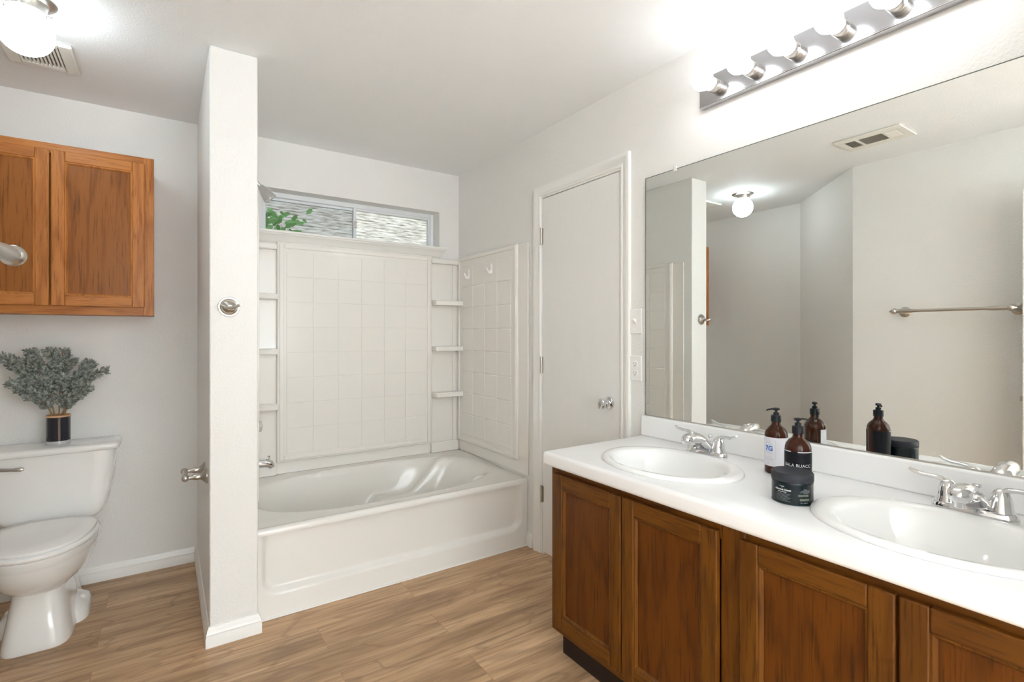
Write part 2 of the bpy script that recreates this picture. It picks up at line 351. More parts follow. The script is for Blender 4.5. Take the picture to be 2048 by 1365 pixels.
# sill: nosed stool over a cove moulding
sx0, sx1 = .335, 1.662
m = M().box((WX0, YB-.001, 1.862), (WX1, fy0, 1.874))
m.loft([[(x, y, z) for y, z in ((YB, 1.884), (YB-.078, 1.884), (YB-.082, 1.880), (YB-.082, 1.872), (YB-.078, 1.868), (YB, 1.868))] for x in (sx0, sx1)])
cove = [(0, 0), (.070, 0), (.068, -.006), (.056, -.012), (.047, -.024), (.034, -.034), (.028, -.044), (.014, -.052), (.012, -.058), (0, -.060)]
m.loft([[(x - (e*a), YB-a, 1.868+b) for a, b in cove] for x, e in ((sx0, 0), (sx1-.004-.03, 0))] + [[(sx1-.034+a*.4, YB-a, 1.868+b) for a, b in cove]])
struct('trim_4', m, TRIM, 'white moulded window sill above the tub surround', 'trim', smooth=30)

# ------------------------------------------------------------------ outside: eave, neighbouring roof, shrub, ground
struct('ground', M().box((-8, 3.6, -.25), (12, 22, -.2)), GRASS, 'lawn outside the window', 'ground')
struct('trim_5', M().box((-1.2, 3.495, 2.36), (2.6, 4.0, 2.40)).box((-1.2, 4.0, 2.335), (2.6, 4.03, 2.5)), EAVE, 'brown eave of the roof over the window', 'eave')
hs = thing('house', (2.0, 7.6, -.2), 'neighbouring house whose shingled roof fills the window view', 'house')
ry, rz, sl = 6.6, 2.30, .55
m = M(); L = 5.2; nrow = 38; ex = L/nrow
for i in range(nrow):
    y0 = ry+i*ex; z0 = rz+sl*(y0-ry); y1 = y0+ex*1.3; z1 = rz+sl*(y1-ry)
    q = [(y0, z0), (y0, z0+.022), (y1, z1+.006), (y1, z1-.01)]
    m.loft([[(x, y, z) for y, z in q] for x in (-5.5, 9.5)])
m.build('roof', SHINGLE, hs, smooth=0)
M().box((-5.2, 7.1, -.2), (9.2, 11.5, 2.45)).build('wall', SIDING, hs)
M().box((-5.5, 6.56, 2.16), (9.5, 6.6, 2.33)).build('fascia', EAVE, hs)

sb = thing('shrub', (.75, 4.75, -.2), 'green leafy shrub outside the left pane of the window', 'shrub')
M().tube([(.75, 4.75, -.2), (.74, 4.76, .9), (.78, 4.74, 1.7), (.80, 4.75, 2.15)], [.02, .016, .012, .006]).tube([(.76, 4.75, 1.3), (.66, 4.74, 1.8), (.64, 4.75, 2.2)], [.01, .008, .004]).build('branch', STEM, sb)
m = M(); rnd = random.Random(3)
for i in range(380):
    z = rnd.uniform(.5, 2.0) if i < 200 else rnd.uniform(1.95, 2.29); wv = .20
    c = Vector((.77+rnd.gauss(0, wv*.55), 4.75+rnd.gauss(0, .1), z)); c.x = max(.5, min(1.0, c.x))
    d = Vector((rnd.uniform(-1,1), rnd.uniform(-.6,.6), rnd.uniform(-.3,1))).normalized(); l = rnd.uniform(.05, .085); n = d.cross(Vector((rnd.uniform(-.3,.3), 1, rnd.uniform(-.3,.3)))).normalized()
    k = d.cross(n)*.006
    pts = [c, c+d*l*.35+n*l*.22+k, c+d*l*.75+n*l*.2+k, c+d*l, c+d*l*.75-n*l*.2+k, c+d*l*.35-n*l*.22+k]
    m.face([m.bm.verts.new(p) for p in pts])
m.build('leaves', LEAF, sb, fixn=False)

# ------------------------------------------------------------------ bathtub
TX0, TX1, TY0, TY1, TZ = PX1+.002, XW-.002, 2.477, YB-.003, .40
tub = thing('bathtub', ((TX0+TX1)/2, (TY0+TY1)/2, 0), 'white acrylic bathtub with panelled apron under the tiled surround', 'bathtub')
nx, ny = 220, 130
cx, cy, ax_, ay_ = 1.055, 2.912, .695, .352
def tubz(x, y):
    u = (x-cx)/ax_; v = (y-cy)/ay_
    pw = 2.6
    r = (abs(u)**pw+abs(v)**pw)**(1/pw)
    deck = TZ + .018*smoothstep(2.60, 3.25, y)
    if r >= 1: return deck
    wall = .17 + .62*max(0, u)**1.6           # the sloping back is at the right end
    d = .31*smoothstep(0, 1, (1-r)/wall)**.85
    # arms on either side of the back rest: they climb to the deck toward the right end
    arm = .20 - .20*smoothstep(.34, .74, u)
    on_arm = smoothstep(-.10, .12, u)*smoothstep(.50, .66, abs(v))
    t = d-arm; d -= on_arm*.5*(t+math.sqrt(t*t+.0012))*smoothstep(0, .03, d)
    return deck - d
m = M(); gv = []
for j in range(ny+1):
    y = TY0+.022 + (TY1-TY0-.022)*j/ny
    gv.append([m.bm.verts.new((TX0+(TX1-TX0)*i/nx, y, tubz(TX0+(TX1-TX0)*i/nx, y))) for i in range(nx+1)])
for j in range(ny):
    for i in range(nx): m.face((gv[j][i], gv[j][i+1], gv[j+1][i+1], gv[j+1][i]))
m.build('basin', TUBM, tub, smooth=60)
# front lip and apron: recessed field inside a raised rounded border
m = M()
lip = [(TY0+.024, TZ), (TY0+.012, TZ-.0015), (TY0+.004, TZ-.007), (TY0, TZ-.018), (TY0, TZ-.03), (TY0+.034, TZ-.03), (TY0+.034, TZ-.012)]
m.loft([[(x, y, z) for y, z in lip] for x in (TX0, TX1)])
m.build('rim', TUBM, tub, smooth=60)
m = M(); ax0, ax1, az1 = TX0, TX1, TZ-.025
nxA, nzA = 150, 60; px0, px1, pz0, rc = TX0+.036, TX1-.052, .112, .06
def apy(x, z):
    # signed distance into the recessed field (open at the top)
    ddx = max(px0+rc-x, x-(px1-rc), 0); ddz = max(pz0+rc-z, 0)
    dist = rc - math.hypot(ddx, ddz) if (ddx > 0 and ddz > 0) else min(x-px0, px1-x, z-pz0)
    return TY0 - .0005 + .028*smoothstep(-.016, .016, dist) - .006*(1-smoothstep(.0, .10, z))
gv = []
for j in range(nzA+1):
    z = az1*j/nzA
    gv.append([m.bm.verts.new((ax0+(ax1-ax0)*i/nxA, apy(ax0+(ax1-ax0)*i/nxA, z), z)) for i in range(nxA+1)])
for j in range(nzA):
    for i in range(nxA): m.face((gv[j][i], gv[j][i+1], gv[j+1][i+1], gv[j+1][i]))
m.build('apron', TUBM, tub, smooth=60)
M().lathe([(.028,0), (.028,.003), (.02,.005), (0,.005)], (.55, 2.92, TZ-.2995), (0,0,1), 24).build('drain', CHROME, tub)

# ------------------------------------------------------------------ tub surround
sur = thing('tub_surround', ((TX0+TX1)/2, YB-.01, TZ), 'glossy white tile-pattern tub surround with corner shelves', 'tub surround')
SZ0, SZ1 = TZ+.0185, 1.812
def mp_back(a, b, d): return (a, YB-.002-d, b)
def mp_right(a, b, d): return (XW-.002-d, a, b)
def mp_left(a, b, d): return (PX1+.002+d, a, b)
def pbox(m, f, a0, a1, b0, b1, d0, d1): m.box(f(a0, b0, d0), f(a1, b1, d1))
def tiles(m, f, a0, a1, b0, b1, na, nb, d):
    g = .0022
    for i in range(na):
        for j in range(nb):
            pbox(m, f, a0+(a1-a0)*i/na+g, a0+(a1-a0)*(i+1)/na-g, b0+(b1-b0)*j/nb+g, b0+(b1-b0)*(j+1)/nb-g, d-.004, d+.0026)
def frame(m, f, a0, a1, b0, b1, w, d0, d1):
    pbox(m, f, a0, a0+w, b0, b1, d0, d1); pbox(m, f, a1-w, a1, b0, b1, d0, d1)
    pbox(m, f, a0+w, a1-w, b1-w, b1, d0, d1); pbox(m, f, a0+w, a1-w, b0, b0+w, d0, d1)
# liner behind everything
m = M(); pbox(m, mp_back, TX0, TX1, SZ0, SZ1-.02, 0, .010); m.build('liner', ACRY, sur, bevel=.003)
m = M(); pbox(m, mp_back, .549, 1.561, .493, 1.822, .010, .040)
m.build('back_panel', ACRY, sur, bevel=.008, seg=3)
bp = sur.children[-1]
m = M(); frame(m, mp_back, .549+.012, 1.561-.012, .493+.012, 1.822-.012, .026, .036, .047); m.build('moulding', ACRY, bp, bevel=.005, seg=3)
m = M(); pbox(m, mp_back, .598, 1.512, .540, 1.766, .038, .0405); tiles(m, mp_back, .600, 1.510, .542, 1.764, 6, 8, .041); m.build('tile_field', ACRY, bp, bevel=.0028, seg=2)
# corner columns with shelves
for x0, x1, nm in ((TX0+.004, .549, 'l'), (1.561, XW-.016, 'r')):
    m = M()
    pbox(m, mp_back, x0, x1, 1.772, 1.806, .008, .046)                      # top ledge
    pbox(m, mp_back, x0, x1, SZ0, .492, .008, .034)                         # foot
    if nm == 'r': pbox(m, mp_back, x1-.045, x1, SZ0, 1.79, .008, .020)
    else: pbox(m, mp_back, x0, x0+.045, SZ0, 1.79, .008, .020)
    m.build('corner_column', ACRY, sur, bevel=.008, seg=3)
    for zt in (1.505, 1.180, .853):
        m = M(); y0, y1 = YB-.012, YB-.112; th = .034; c = .018
        xi, xo = (x1, x0) if nm == 'r' else (x0, x1)
        s_ = 1 if nm == 'r' else -1
        outline = [(xi, y0), (xi, y1), (xo+s_*c, y1), (xo+s_*.004, y1+.006), (xo+s_*.001, y1+c), (xo+s_*.001, y0)]
        m.loft([[(x, y, zt-th) for x, y in outline], [(x, y, zt) for x, y in outline]]); m.build('shelf', ACRY, sur, bevel=.006, seg=3)
# end panels
for f, nm in ((mp_right, 'end_panel'), (mp_left, 'end_panel')):
    m = M(); pbox(m, f, 2.458, YB-.012, SZ0, 1.815, 0, .008); pbox(m, f, 2.555, YB-.028, .492, 1.822, .008, .020)
    ep = m.build(nm, ACRY, sur, bevel=.006, seg=3)
    m = M(); frame(m, f, 2.560, YB-.034, .500, 1.816, .024, .018, .027); m.build('moulding', ACRY, ep, bevel=.004, seg=3)
    m = M(); tiles(m, f, 2.618, 3.250, .545, 1.755, 4, 8, .020); m.build('tile_field', ACRY, ep, bevel=.0028)

# two stick-on hooks
for (y, z, lab) in ((3.142, 1.690, 'white plastic hook on the end panel, nearer the corner shelves'), (2.842, 1.698, 'white plastic hook on the end panel, nearer the closet door')):
    hx = XW-.0255
    h = thing('wall_hook', (hx, y, z), lab, 'hook', 'hooks on the tub end panel')
    M().loft([[(hx-d, y+a*s, z+b*s2) for a, b in [(math.cos(t)*.011, math.sin(t)*.034) for t in [2*math.pi*i/20 for i in range(20)]]] for d, s, s2 in ((0, 1, 1), (.004, 1, 1), (.006, .8, .9))]).build('plate', PLATE, h)
    M().tube([(hx-.004, y, z-.008), (hx-.008, y, z-.026), (hx-.020, y, z-.028), (hx-.032, y, z-.012), (hx-.040, y, z+.006)], [.006, .008, .008, .0065, .004], 12).build('hook', PLATE, h)

# tub spout, valve, shower head on the stub wall
ty = 2.90
sp = thing('tub_spout', (PX1+.01, ty, .60), 'chrome tub spout with diverter knob beside the stub wall', 'tub spout')
M().tube([(PX1+.0228, ty, .60), (PX1+.06, ty, .600), (PX1+.105, ty, .597), (PX1+.128, ty, .588), (PX1+.136, ty, .572)], [.024, .024, .023, .021, .016], 20).build('spout', CHROME, sp)
M().lathe([(.004,0), (.004,.012), (.009,.016), (.009,.021), (0,.022)], (PX1+.120, ty, .612), (0,0,1), 16).build('diverter_knob', CHROME, sp)
vl = thing('tub_valve', (PX1+.01, ty, .79), 'small chrome tub valve knob half hidden behind the stub wall', 'valve')
M().lathe([(.07,0), (.068,.006), (.05,.010), (.02,.012), (.018,.03)], (PX1+.0228, ty, .79), (1,0,0), 32).build('escutcheon', CHROME, vl)
M().lathe([(.018,0), (.028,.006), (.030,.02), (.026,.032), (.012,.036), (0,.036)], (PX1+.0528, ty, .79), (1,0,0), 8).build('handle', mat('smoky_acrylic', (.55, .52, .48), .1, coat=.5), vl)
sh = thing('shower_head', (PX1+.005, ty, 2.06), 'chrome shower head on a bent arm at the window corner', 'shower head')
M().tube([(PX1+.001, ty, 2.085), (PX1+.03, ty, 2.075), (PX1+.06, ty, 2.050), (PX1+.085, ty, 2.024)], .0095, 14).lathe([(.03,0), (.028,.004), (.012,.008)], (PX1+.001, ty, 2.085), (1,0,0), 24).build('arm', CHROME, sh)
M().lathe([(.012,-.01), (.017,.0), (.019,.012), (.024,.018), (.031,.05), (.034,.062), (.034,.068), (.03,.071), (0,.071)], (PX1+.085, ty, 2.024), (.62, 0, -.78), 28).build('head', CHROME, sh)

# ------------------------------------------------------------------ vanity cabinets
VX = 1.250; VZ0, VZ1 = .117, .757
def vanity(y0, y1, doors, label, end):
    v = thing('vanity_cabinet', (1.5, (y0+y1)/2, 0), label, 'vanity cabinet', 'vanity base cabinets')
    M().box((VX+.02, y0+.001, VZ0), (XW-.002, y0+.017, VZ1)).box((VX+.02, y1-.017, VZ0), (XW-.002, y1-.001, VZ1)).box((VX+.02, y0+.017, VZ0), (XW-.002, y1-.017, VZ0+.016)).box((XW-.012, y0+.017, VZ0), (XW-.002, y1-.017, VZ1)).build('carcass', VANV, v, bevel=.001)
    ff = M(); rt, rb, st = .030, .032, .035
    ff.box((VX, y0, VZ0), (VX+.02, y0+st, VZ1), 0).box((VX, y1-st, VZ0), (VX+.02, y1, VZ1), 0)
    ff.box((VX, y0+st, VZ1-.05), (VX+.02, y1-st, VZ1), 1).box((VX, y0+st, VZ0), (VX+.02, y1-st, VZ0+.05), 1).box((VX, (y0+y1)/2-.03, VZ0+.05), (VX+.02, (y0+y1)/2+.03, VZ1-.05), 0)
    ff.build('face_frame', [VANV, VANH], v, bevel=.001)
    M().box((VX+.055, y0+.001, 0), (VX+.07, y1-.001, VZ0)).box((VX+.07, y1-.017, 0), (XW-.01, y1-.001, VZ0)).build('toe_kick', TOE, v)
    for a, b in doors:
        z0, z1, s_ = .147, .732, .050; x0, x1 = VX-.020, VX-.0005
        d = M()
        d.box((x0, a, z0), (x1, a+s_, z1), 0).box((x0, b-s_, z0), (x1, b, z1), 0)
        d.box((x0, a+s_, z1-s_), (x1, b-s_, z1), 1).box((x0, a+s_, z0), (x1, b-s_, z0+s_), 1)
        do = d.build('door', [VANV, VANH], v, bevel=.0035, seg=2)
        p = M(); N_ = (-1,0,0)
        p.sweep([(x0+.006, a+s_, z0+s_), (x0+.006, a+s_, z1-s_), (x0+.006, b-s_, z1-s_), (x0+.006, b-s_, z0+s_), (x0+.006, a+s_, z0+s_)], N_, [(0,.003), (0,-.008), (.011,-.008), (.011,-.004), (.007,.0), (.004,.003)])
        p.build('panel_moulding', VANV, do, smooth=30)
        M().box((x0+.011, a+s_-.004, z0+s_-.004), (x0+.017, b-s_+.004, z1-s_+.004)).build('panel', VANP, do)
    return v
vanity(.790, 1.558, [(1.179, 1.527), (.826, 1.173)], 'shade-darkened oak vanity base cabinet beside the closet door, under the first sink', True)
vanity(.022, .790, [(.419, .761), (.071, .412)], 'shade-darkened oak vanity base cabinet nearest the camera, cut by the photo edge', False)

# ------------------------------------------------------------------ countertop with two sink cut-outs
CZ = .81
ct = thing('countertop', (1.5, .796, VZ1), 'white laminate vanity countertop with rounded edge and backsplash', 'countertop')
SK = [(1.455, 1.165), (1.455, .415)]; SA, SB = .260, .196
m = M(); m.box((1.212, .020, VZ1), (XW-.002, 1.574, CZ))
co = m.build('top', COUNTER, None)
bev = co.modifiers.new('b', 'BEVEL'); bev.width = .013; bev.segments = 5; bev.limit_method = 'ANGLE'
for sx_, sy_ in SK:
    c = M(); c.loft([[(sx_+(SB-.02)*math.cos(t), sy_+(SA-.02)*math.sin(t), z) for t in [2*math.pi*i/96 for i in range(96)]] for z in (.70, .86)])
    cut = c.build('cutter', COUNTER); bo = co.modifiers.new('cut', 'BOOLEAN'); bo.operation = 'DIFFERENCE'; bo.object = cut; bo.solver = 'EXACT'
dg = bpy.context.evaluated_depsgraph_get(); me2 = bpy.data.meshes.new_from_object(co.evaluated_get(dg)); co.modifiers.clear(); co.data = me2
for o in [o for o in bpy.data.objects if o.name.startswith('cutter')]: bpy.data.objects.remove(o)
me2.polygons.foreach_set('use_smooth', [True]*len(me2.polygons)); me2.set_sharp_from_angle(angle=R(30))
attach(co, ct)
M().box((XW-.024, .020, CZ-.001), (XW-.002, 1.574, .900)).build('backsplash', COUNTER, ct, bevel=.007, seg=4)

def sink(cx, cy, label):
    s = thing('sink', (cx, cy, CZ), label, 'sink', 'drop-in sinks')
    def ell(a, b, z, ox=0, n=96): return [(cx+ox+b*math.cos(2*math.pi*i/n), cy+a*math.sin(2*math.pi*i/n), z) for i in range(n)]
    A, B = SA, SB
    rings = [ell(A, B, CZ+.0005), ell(A+.0005, B+.0005, CZ+.004), ell(A-.003, B-.003, CZ+.009), ell(A-.010, B-.010, CZ+.012), ell(A-.022, B-.020, CZ+.0125), ell(A-.045, B-.024, CZ+.010, -.003), ell(A-.056, B-.028, CZ+.004, -.004),
             ell(A-.062, B-.032, CZ-.006, -.005), ell(A-.072, B-.042, CZ-.035, -.005), ell(A-.090, B-.056, CZ-.075, -.005), ell(A-.125, B-.085, CZ-.115, -.005), ell(A-.175, B-.125, CZ-.138, -.005), ell(.03, .03, CZ-.146, -.005), ell(.022, .022, CZ-.148, -.005)]
    M().loft(rings, cap0=False, cap1=True).build('basin', SINKM, s, smooth=60)
    M().lathe([(.022,0), (.022,.002), (.016,.003), (.014,.001), (0,.001)], (cx-.005, cy, CZ-.1478), (0,0,1), 24).build('drain', CHROME, s)
sink(*SK[0], 'white oval drop-in sink nearest the closet door')
sink(*SK[1], 'white oval drop-in sink cut off by the right edge of the photo')

def faucet(x, y, label):
    f = thing('faucet', (x, y, CZ), label, 'faucet', 'centerset faucets')
    def ob(a, b, z, n=40, pw=2.6):
        r = []
        for i in range(n):
            t = 2*math.pi*i/n; c, s_ = math.cos(t), math.sin(t)
            r.append((x+b*math.copysign(abs(c)**(2/pw), c), y+a*math.copysign(abs(s_)**(2/pw), s_), z))
        return r
    M().loft([ob(.084, .028, CZ-.001), ob(.085, .029, CZ+.004), ob(.083, .027, CZ+.018), ob(.079, .024, CZ+.022), ob(.06, .016, CZ+.0225)], True, True).build('base', CHROME, f)
    # hooded spout: a wide skirt on the base, rising toward the basin and ending in a rounded nose
    def sec(dx, w, zb, zt, k, n=28):
        out = []
        for i in range(n):
            t = 2*math.pi*i/n; h = .5+.5*math.copysign(abs(math.sin(t))**.8, math.sin(t))
            out.append((x+dx, y+w*math.copysign(abs(math.cos(t))**.8, math.cos(t))*(1-k*h), CZ+zb+(zt-zb)*h))
        return out
    M().loft([sec(.024, .016, .020, .026, .5), sec(.016, .040, .020, .038, .6), sec(.004, .050, .020, .052, .62), sec(-.010, .050, .020, .064, .60), sec(-.022, .046, .019, .074, .55), sec(-.030, .040, .026, .080, .48),
              sec(-.048, .030, .042, .087, .30), sec(-.070, .025, .048, .091, .15), sec(-.092, .024, .048, .092, .05), sec(-.110, .023, .049, .091, .02), sec(-.124, .018, .053, .086, 0), sec(-.132, .010, .060, .079, 0), sec(-.134, .003, .067, .072, 0)]).build('spout', CHROME, f, smooth=60)
    M().lathe([(.012, 0), (.012, -.012), (.009, -.014), (0, -.014)], (x-.106, y, CZ+.052), (0,0,1), 20).build('aerator', CHROME, f)
    for sg in (1, -1):
        hy = y+sg*.051
        h = M().lathe([(.026,0), (.026,.004), (.0245,.006), (.0245,.009), (.023,.012), (.0225,.022), (.020,.036), (.016,.047), (.011,.054), (.004,.057), (0,.0575)], (x, hy, CZ+.0215), (0,0,1), 28)
        h.tube([(x, hy-sg*.004, CZ+.066), (x-.001, hy+sg*.012, CZ+.077), (x-.003, hy+sg*.030, CZ+.080), (x-.006, hy+sg*.052, CZ+.081), (x-.010, hy+sg*.070, CZ+.086), (x-.012, hy+sg*.080, CZ+.093)], [.011, .011, .0095, .009, .009, .005], 14, .6)
        h.build('handle', CHROME, f, smooth=60)
    M().cyl((x+.026, y, CZ+.02), (x+.026, y, CZ+.062), .003, seg=10).lathe([(.005,0), (.009,.004), (.010,.009), (.009,.011), (0,.012)], (x+.026, y, CZ+.062), (0,0,1), 16).build('lift_rod', CHROME, f)
faucet(1.681, 1.172, 'chrome two-handle faucet behind the sink nearest the closet door')
faucet(1.681, .405, 'chrome two-handle faucet behind the sink at the right edge')

# ------------------------------------------------------------------ mirror
mr = thing('wall_mirror', (XW-.003, .79, .902), 'large frameless mirror above the vanity', 'mirror')
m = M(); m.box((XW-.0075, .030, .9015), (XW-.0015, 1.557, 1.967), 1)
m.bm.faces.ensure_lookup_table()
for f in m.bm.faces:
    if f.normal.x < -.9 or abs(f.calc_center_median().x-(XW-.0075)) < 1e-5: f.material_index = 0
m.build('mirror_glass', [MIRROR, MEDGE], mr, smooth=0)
M().box((XW-.0082, 1.5568, .9015), (XW-.0012, 1.5595, 1.968)).box((XW-.0082, .030, 1.9662), (XW-.0012, 1.5568, 1.9685)).build('dark_edge_line', MEDGE, mr)  # added dark strip standing in for the gap's shade and reflection
M().box((XW-.0095, .030, .9003), (XW-.0012, 1.5595, .9040)).build('edge_channel', NICKEL, mr)
for y in (1.397, .30):
    M().box((XW-.011, y-.008, 1.958), (XW-.0015, y+.008, 1.982)).build('mirror_clip', mat('clear_clip', (.80, .80, .78), .15), mr, bevel=.003)

# ------------------------------------------------------------------ vanity light bar
BX = XW-.030; by1 = 1.262; by0 = by1-.914; bz0, bz1 = 2.168, 2.282
vl_ = thing('vanity_light', (XW-.015, (by0+by1)/2, 2.225), 'chrome strip light with round bulbs above the mirror', 'light')
M().box((BX, by0, bz0+.006), (XW-.001, by1, bz1)).box((BX-.003, by0, bz0), (XW-.001, by1, bz0+.007)).build('back_plate', BARM, vl_, bevel=.0025)
for k in range(6):
    y = 1.180-.1475*k; z = 2.222
    so = M().lathe([(.026,0), (.026,.018), (.0245,.019), (.0245,.021), (.026,.022), (.0255,.044), (.024,.046), (.021,.046), (.021,.040), (0,.040)], (BX, y, z), (-1,0,0), 28).build('socket', NICKEL, vl_)
    M().lathe([(.0, .0), (.015,.0), (.017,.012), (.023,.022), (.0330,.036), (.0385,.054), (.0375,.070), (.0315,.084), (.021,.0935), (.009,.098), (0,.0985)], (BX-.0405, y, z), (-1,0,0), 32).build('bulb', BULBM, vl_)

# ------------------------------------------------------------------ switch and outlet
def plate(name, z, label, cat):
    t = thing(name, (XW-.003, 1.620, z), label, cat)
    M().box((XW-.007, 1.584, z-.058), (XW-.0005, 1.656, z+.058)).build('cover_plate', PLATE, t, bevel=.003, seg=3)
    return t
sw = plate('light_switch', 1.325, 'white toggle light switch between door casing and mirror', 'light switch')
M().box((XW-.009, 1.613, 1.310), (XW-.006, 1.627, 1.340)).loft([[(XW-.008-d, 1.620+a, 1.325+b+dz) for a, b in ((-h, -k), (h, -k), (h, k), (-h, k))] for d, h, k, dz in ((0, .005, .009, 0), (.016, .004, .005, .010))]).build('toggle', PLATE, sw, bevel=.001)
for dz in (-.038, .038): M().lathe([(.0035,0), (.003,.0012), (0,.0013)], (XW-.007, 1.620, 1.325+dz), (-1,0,0), 12).build('screw', PLATE, sw)
ou = plate('wall_outlet', 1.108, 'white duplex power outlet below the light switch', 'power outlet')
for dz in (.021, -.021):
    r_ = M().lathe([(.0165,0), (.0165,.002), (.0155,.003), (0,.003)], (XW-.0065, 1.620, 1.108+dz), (-1,0,0), 28, sx=.82).build('receptacle', PLATE, ou)
    M().box((XW-.0098, 1.6265, 1.106+dz), (XW-.009, 1.6283, 1.114+dz)).box((XW-.0098, 1.6120, 1.107+dz), (XW-.009, 1.6137, 1.113+dz)).lathe([(.0027,0), (.0027,.0006), (0,.0006)], (XW-.0093, 1.620, 1.099+dz), (-1,0,0), 12).build('slots', DARK, r_)

# ------------------------------------------------------------------ toilet
tx = -.437
tl = thing('toilet', (tx, 3.0, 0), 'white two-piece toilet in the alcove', 'toilet')
def egg(a, yf, yr, z, yc=None, n=48, pf=2.1, pr=2.4, ox=0):
    yc = (yf+yr)/2+.06 if yc is None else yc
    out = []
    for i in range(n):
        t = 2*math.pi*i/n; s_, c = math.sin(t), math.cos(t); p = pf if c > 0 else pr
        x = a*math.copysign(abs(s_)**(2/p), s_); l = (yc-yf) if c > 0 else (yr-yc)
        out.append((tx+ox+x, yc - l*math.copysign(abs(c)**(2/p), c), z))
    return out
sq = dict(pf=5, pr=5)
M().loft([egg(.112, 2.735, 3.10, 0, **sq), egg(.113, 2.733, 3.10, .010, **sq), egg(.110, 2.737, 3.10, .03, **sq), egg(.097, 2.762, 3.10, .12, pf=4.6, pr=5), egg(.088, 2.785, 3.10, .195, pf=4, pr=4), egg(.092, 2.780, 3.10, .212, pf=3.2, pr=3.5),
          egg(.118, 2.735, 3.11, .232, pf=2.5, pr=3), egg(.146, 2.690, 3.12, .258, pf=2.2, pr=3), egg(.168, 2.658, 3.14, .292), egg(.181, 2.640, 3.15, .328), egg(.1865, 2.632, 3.16, .352), egg(.1865, 2.630, 3.16, .362), egg(.190, 2.627, 3.165, .366), egg(.190, 2.627, 3.165, .390), egg(.184, 2.634, 3.16, .395)]).build('bowl', PORC, tl, smooth=50)
m = M().box((tx-.115, 3.04, .30), (tx+.115, 3.30, .386)); m.build('tank_shelf', PORC, tl, bevel=.02, seg=4)
M().loft([[(tx+a*sx_, y, z) for a, y in ((-1, 3.0), (1, 3.0), (1, 3.26), (-1, 3.26))] for sx_, z in ((.10, 0), (.085, .07), (.075, .31))]).build('trapway', PORC, tl, bevel=.018, seg=4)
M().loft([egg(.150, 2.90, 3.16, 0, 3.03, 48, 4, 4), egg(.150, 2.90, 3.16, .035, 3.03, 48, 4, 4), egg(.142, 2.91, 3.15, .055, 3.03, 48, 4, 4), egg(.115, 2.93, 3.13, .075, 3.03, 48, 3.5, 3.5), egg(.085, 2.95, 3.11, .10, 3.03, 48, 3, 3)]).build('foot_flange', PORC, tl, smooth=60)
for sg in (1, -1):
    M().lathe([(.015,0), (.015,.008), (.011,.018), (.004,.022), (0,.022)], (tx+sg*.120, 3.02, .058), (0,0,1), 20).build('bolt_cap', SEATM, tl)
# tank: tapered, rounded lower corners
def tank(hw, yf, yr, z, n=64, pw=7):
    yc = (yf+yr)/2; hl = (yr-yf)/2; o = []
    for i in range(n):
        t = 2*math.pi*i/n; c, s_ = math.cos(t), math.sin(t)
        o.append((tx+hw*math.copysign(abs(c)**(2/pw), c), yc+hl*math.copysign(abs(s_)**(2/pw), s_), z))
    return o
M().loft([tank(.110, 3.165, 3.315, .386), tank(.138, 3.140, 3.322, .388), tank(.160, 3.130, 3.325, .395), tank(.180, 3.124, 3.327, .410), tank(.197, 3.119, 3.329, .437), tank(.209, 3.116, 3.330, .475), tank(.219, 3.114, 3.331, .53), tank(.227, 3.113, 3.331, .61), tank(.233, 3.112, 3.331, .716)]).build('tank', PORC, tl, smooth=60)
M().loft([tank(.246, 3.100, 3.335, .7125, pw=9), tank(.250, 3.096, 3.337, .717, pw=9), tank(.252, 3.094, 3.338, .733, pw=9), tank(.247, 3.099, 3.336, .741, pw=9), tank(.225, 3.12, 3.32, .744, pw=9)]).build('tank_lid', PORC, tl, smooth=50)
lv = M().lathe([(.014,0), (.014,.006), (.009,.012), (.009,.018)], (tx-.185, 3.113, .672), (0,-1,0), 20)
lv.tube([(tx-.185, 3.094, .672), (tx-.16, 3.088, .671), (tx-.125, 3.082, .668), (tx-.095, 3.078, .667), (tx-.084, 3.078, .667)], [.008, .0075, .0065, .010, .006], 14)
lv.build('flush_lever', NICKEL, tl)
M().loft([egg(.186, 2.630, 3.075, .3955), egg(.189, 2.626, 3.078, .399), egg(.189, 2.626, 3.078, .410), egg(.186, 2.630, 3.075, .4135)]).build('seat', SEATM, tl, smooth=50)
M().loft([egg(.177, 2.645, 3.075, .4145), egg(.180, 2.642, 3.078, .418), egg(.180, 2.642, 3.078, .427), egg(.174, 2.650, 3.07, .4315), egg(.12, 2.72, 3.03, .4345), egg(.05, 2.83, 2.95, .4355)]).build('seat_lid', SEATM, tl, smooth=50)
for sg in (1, -1): M().box((tx+sg*.065-.02, 3.070, .388), (tx+sg*.065+.02, 3.108, .420)).build('seat_hinge', SEATM, tl, bevel=.008, seg=3)

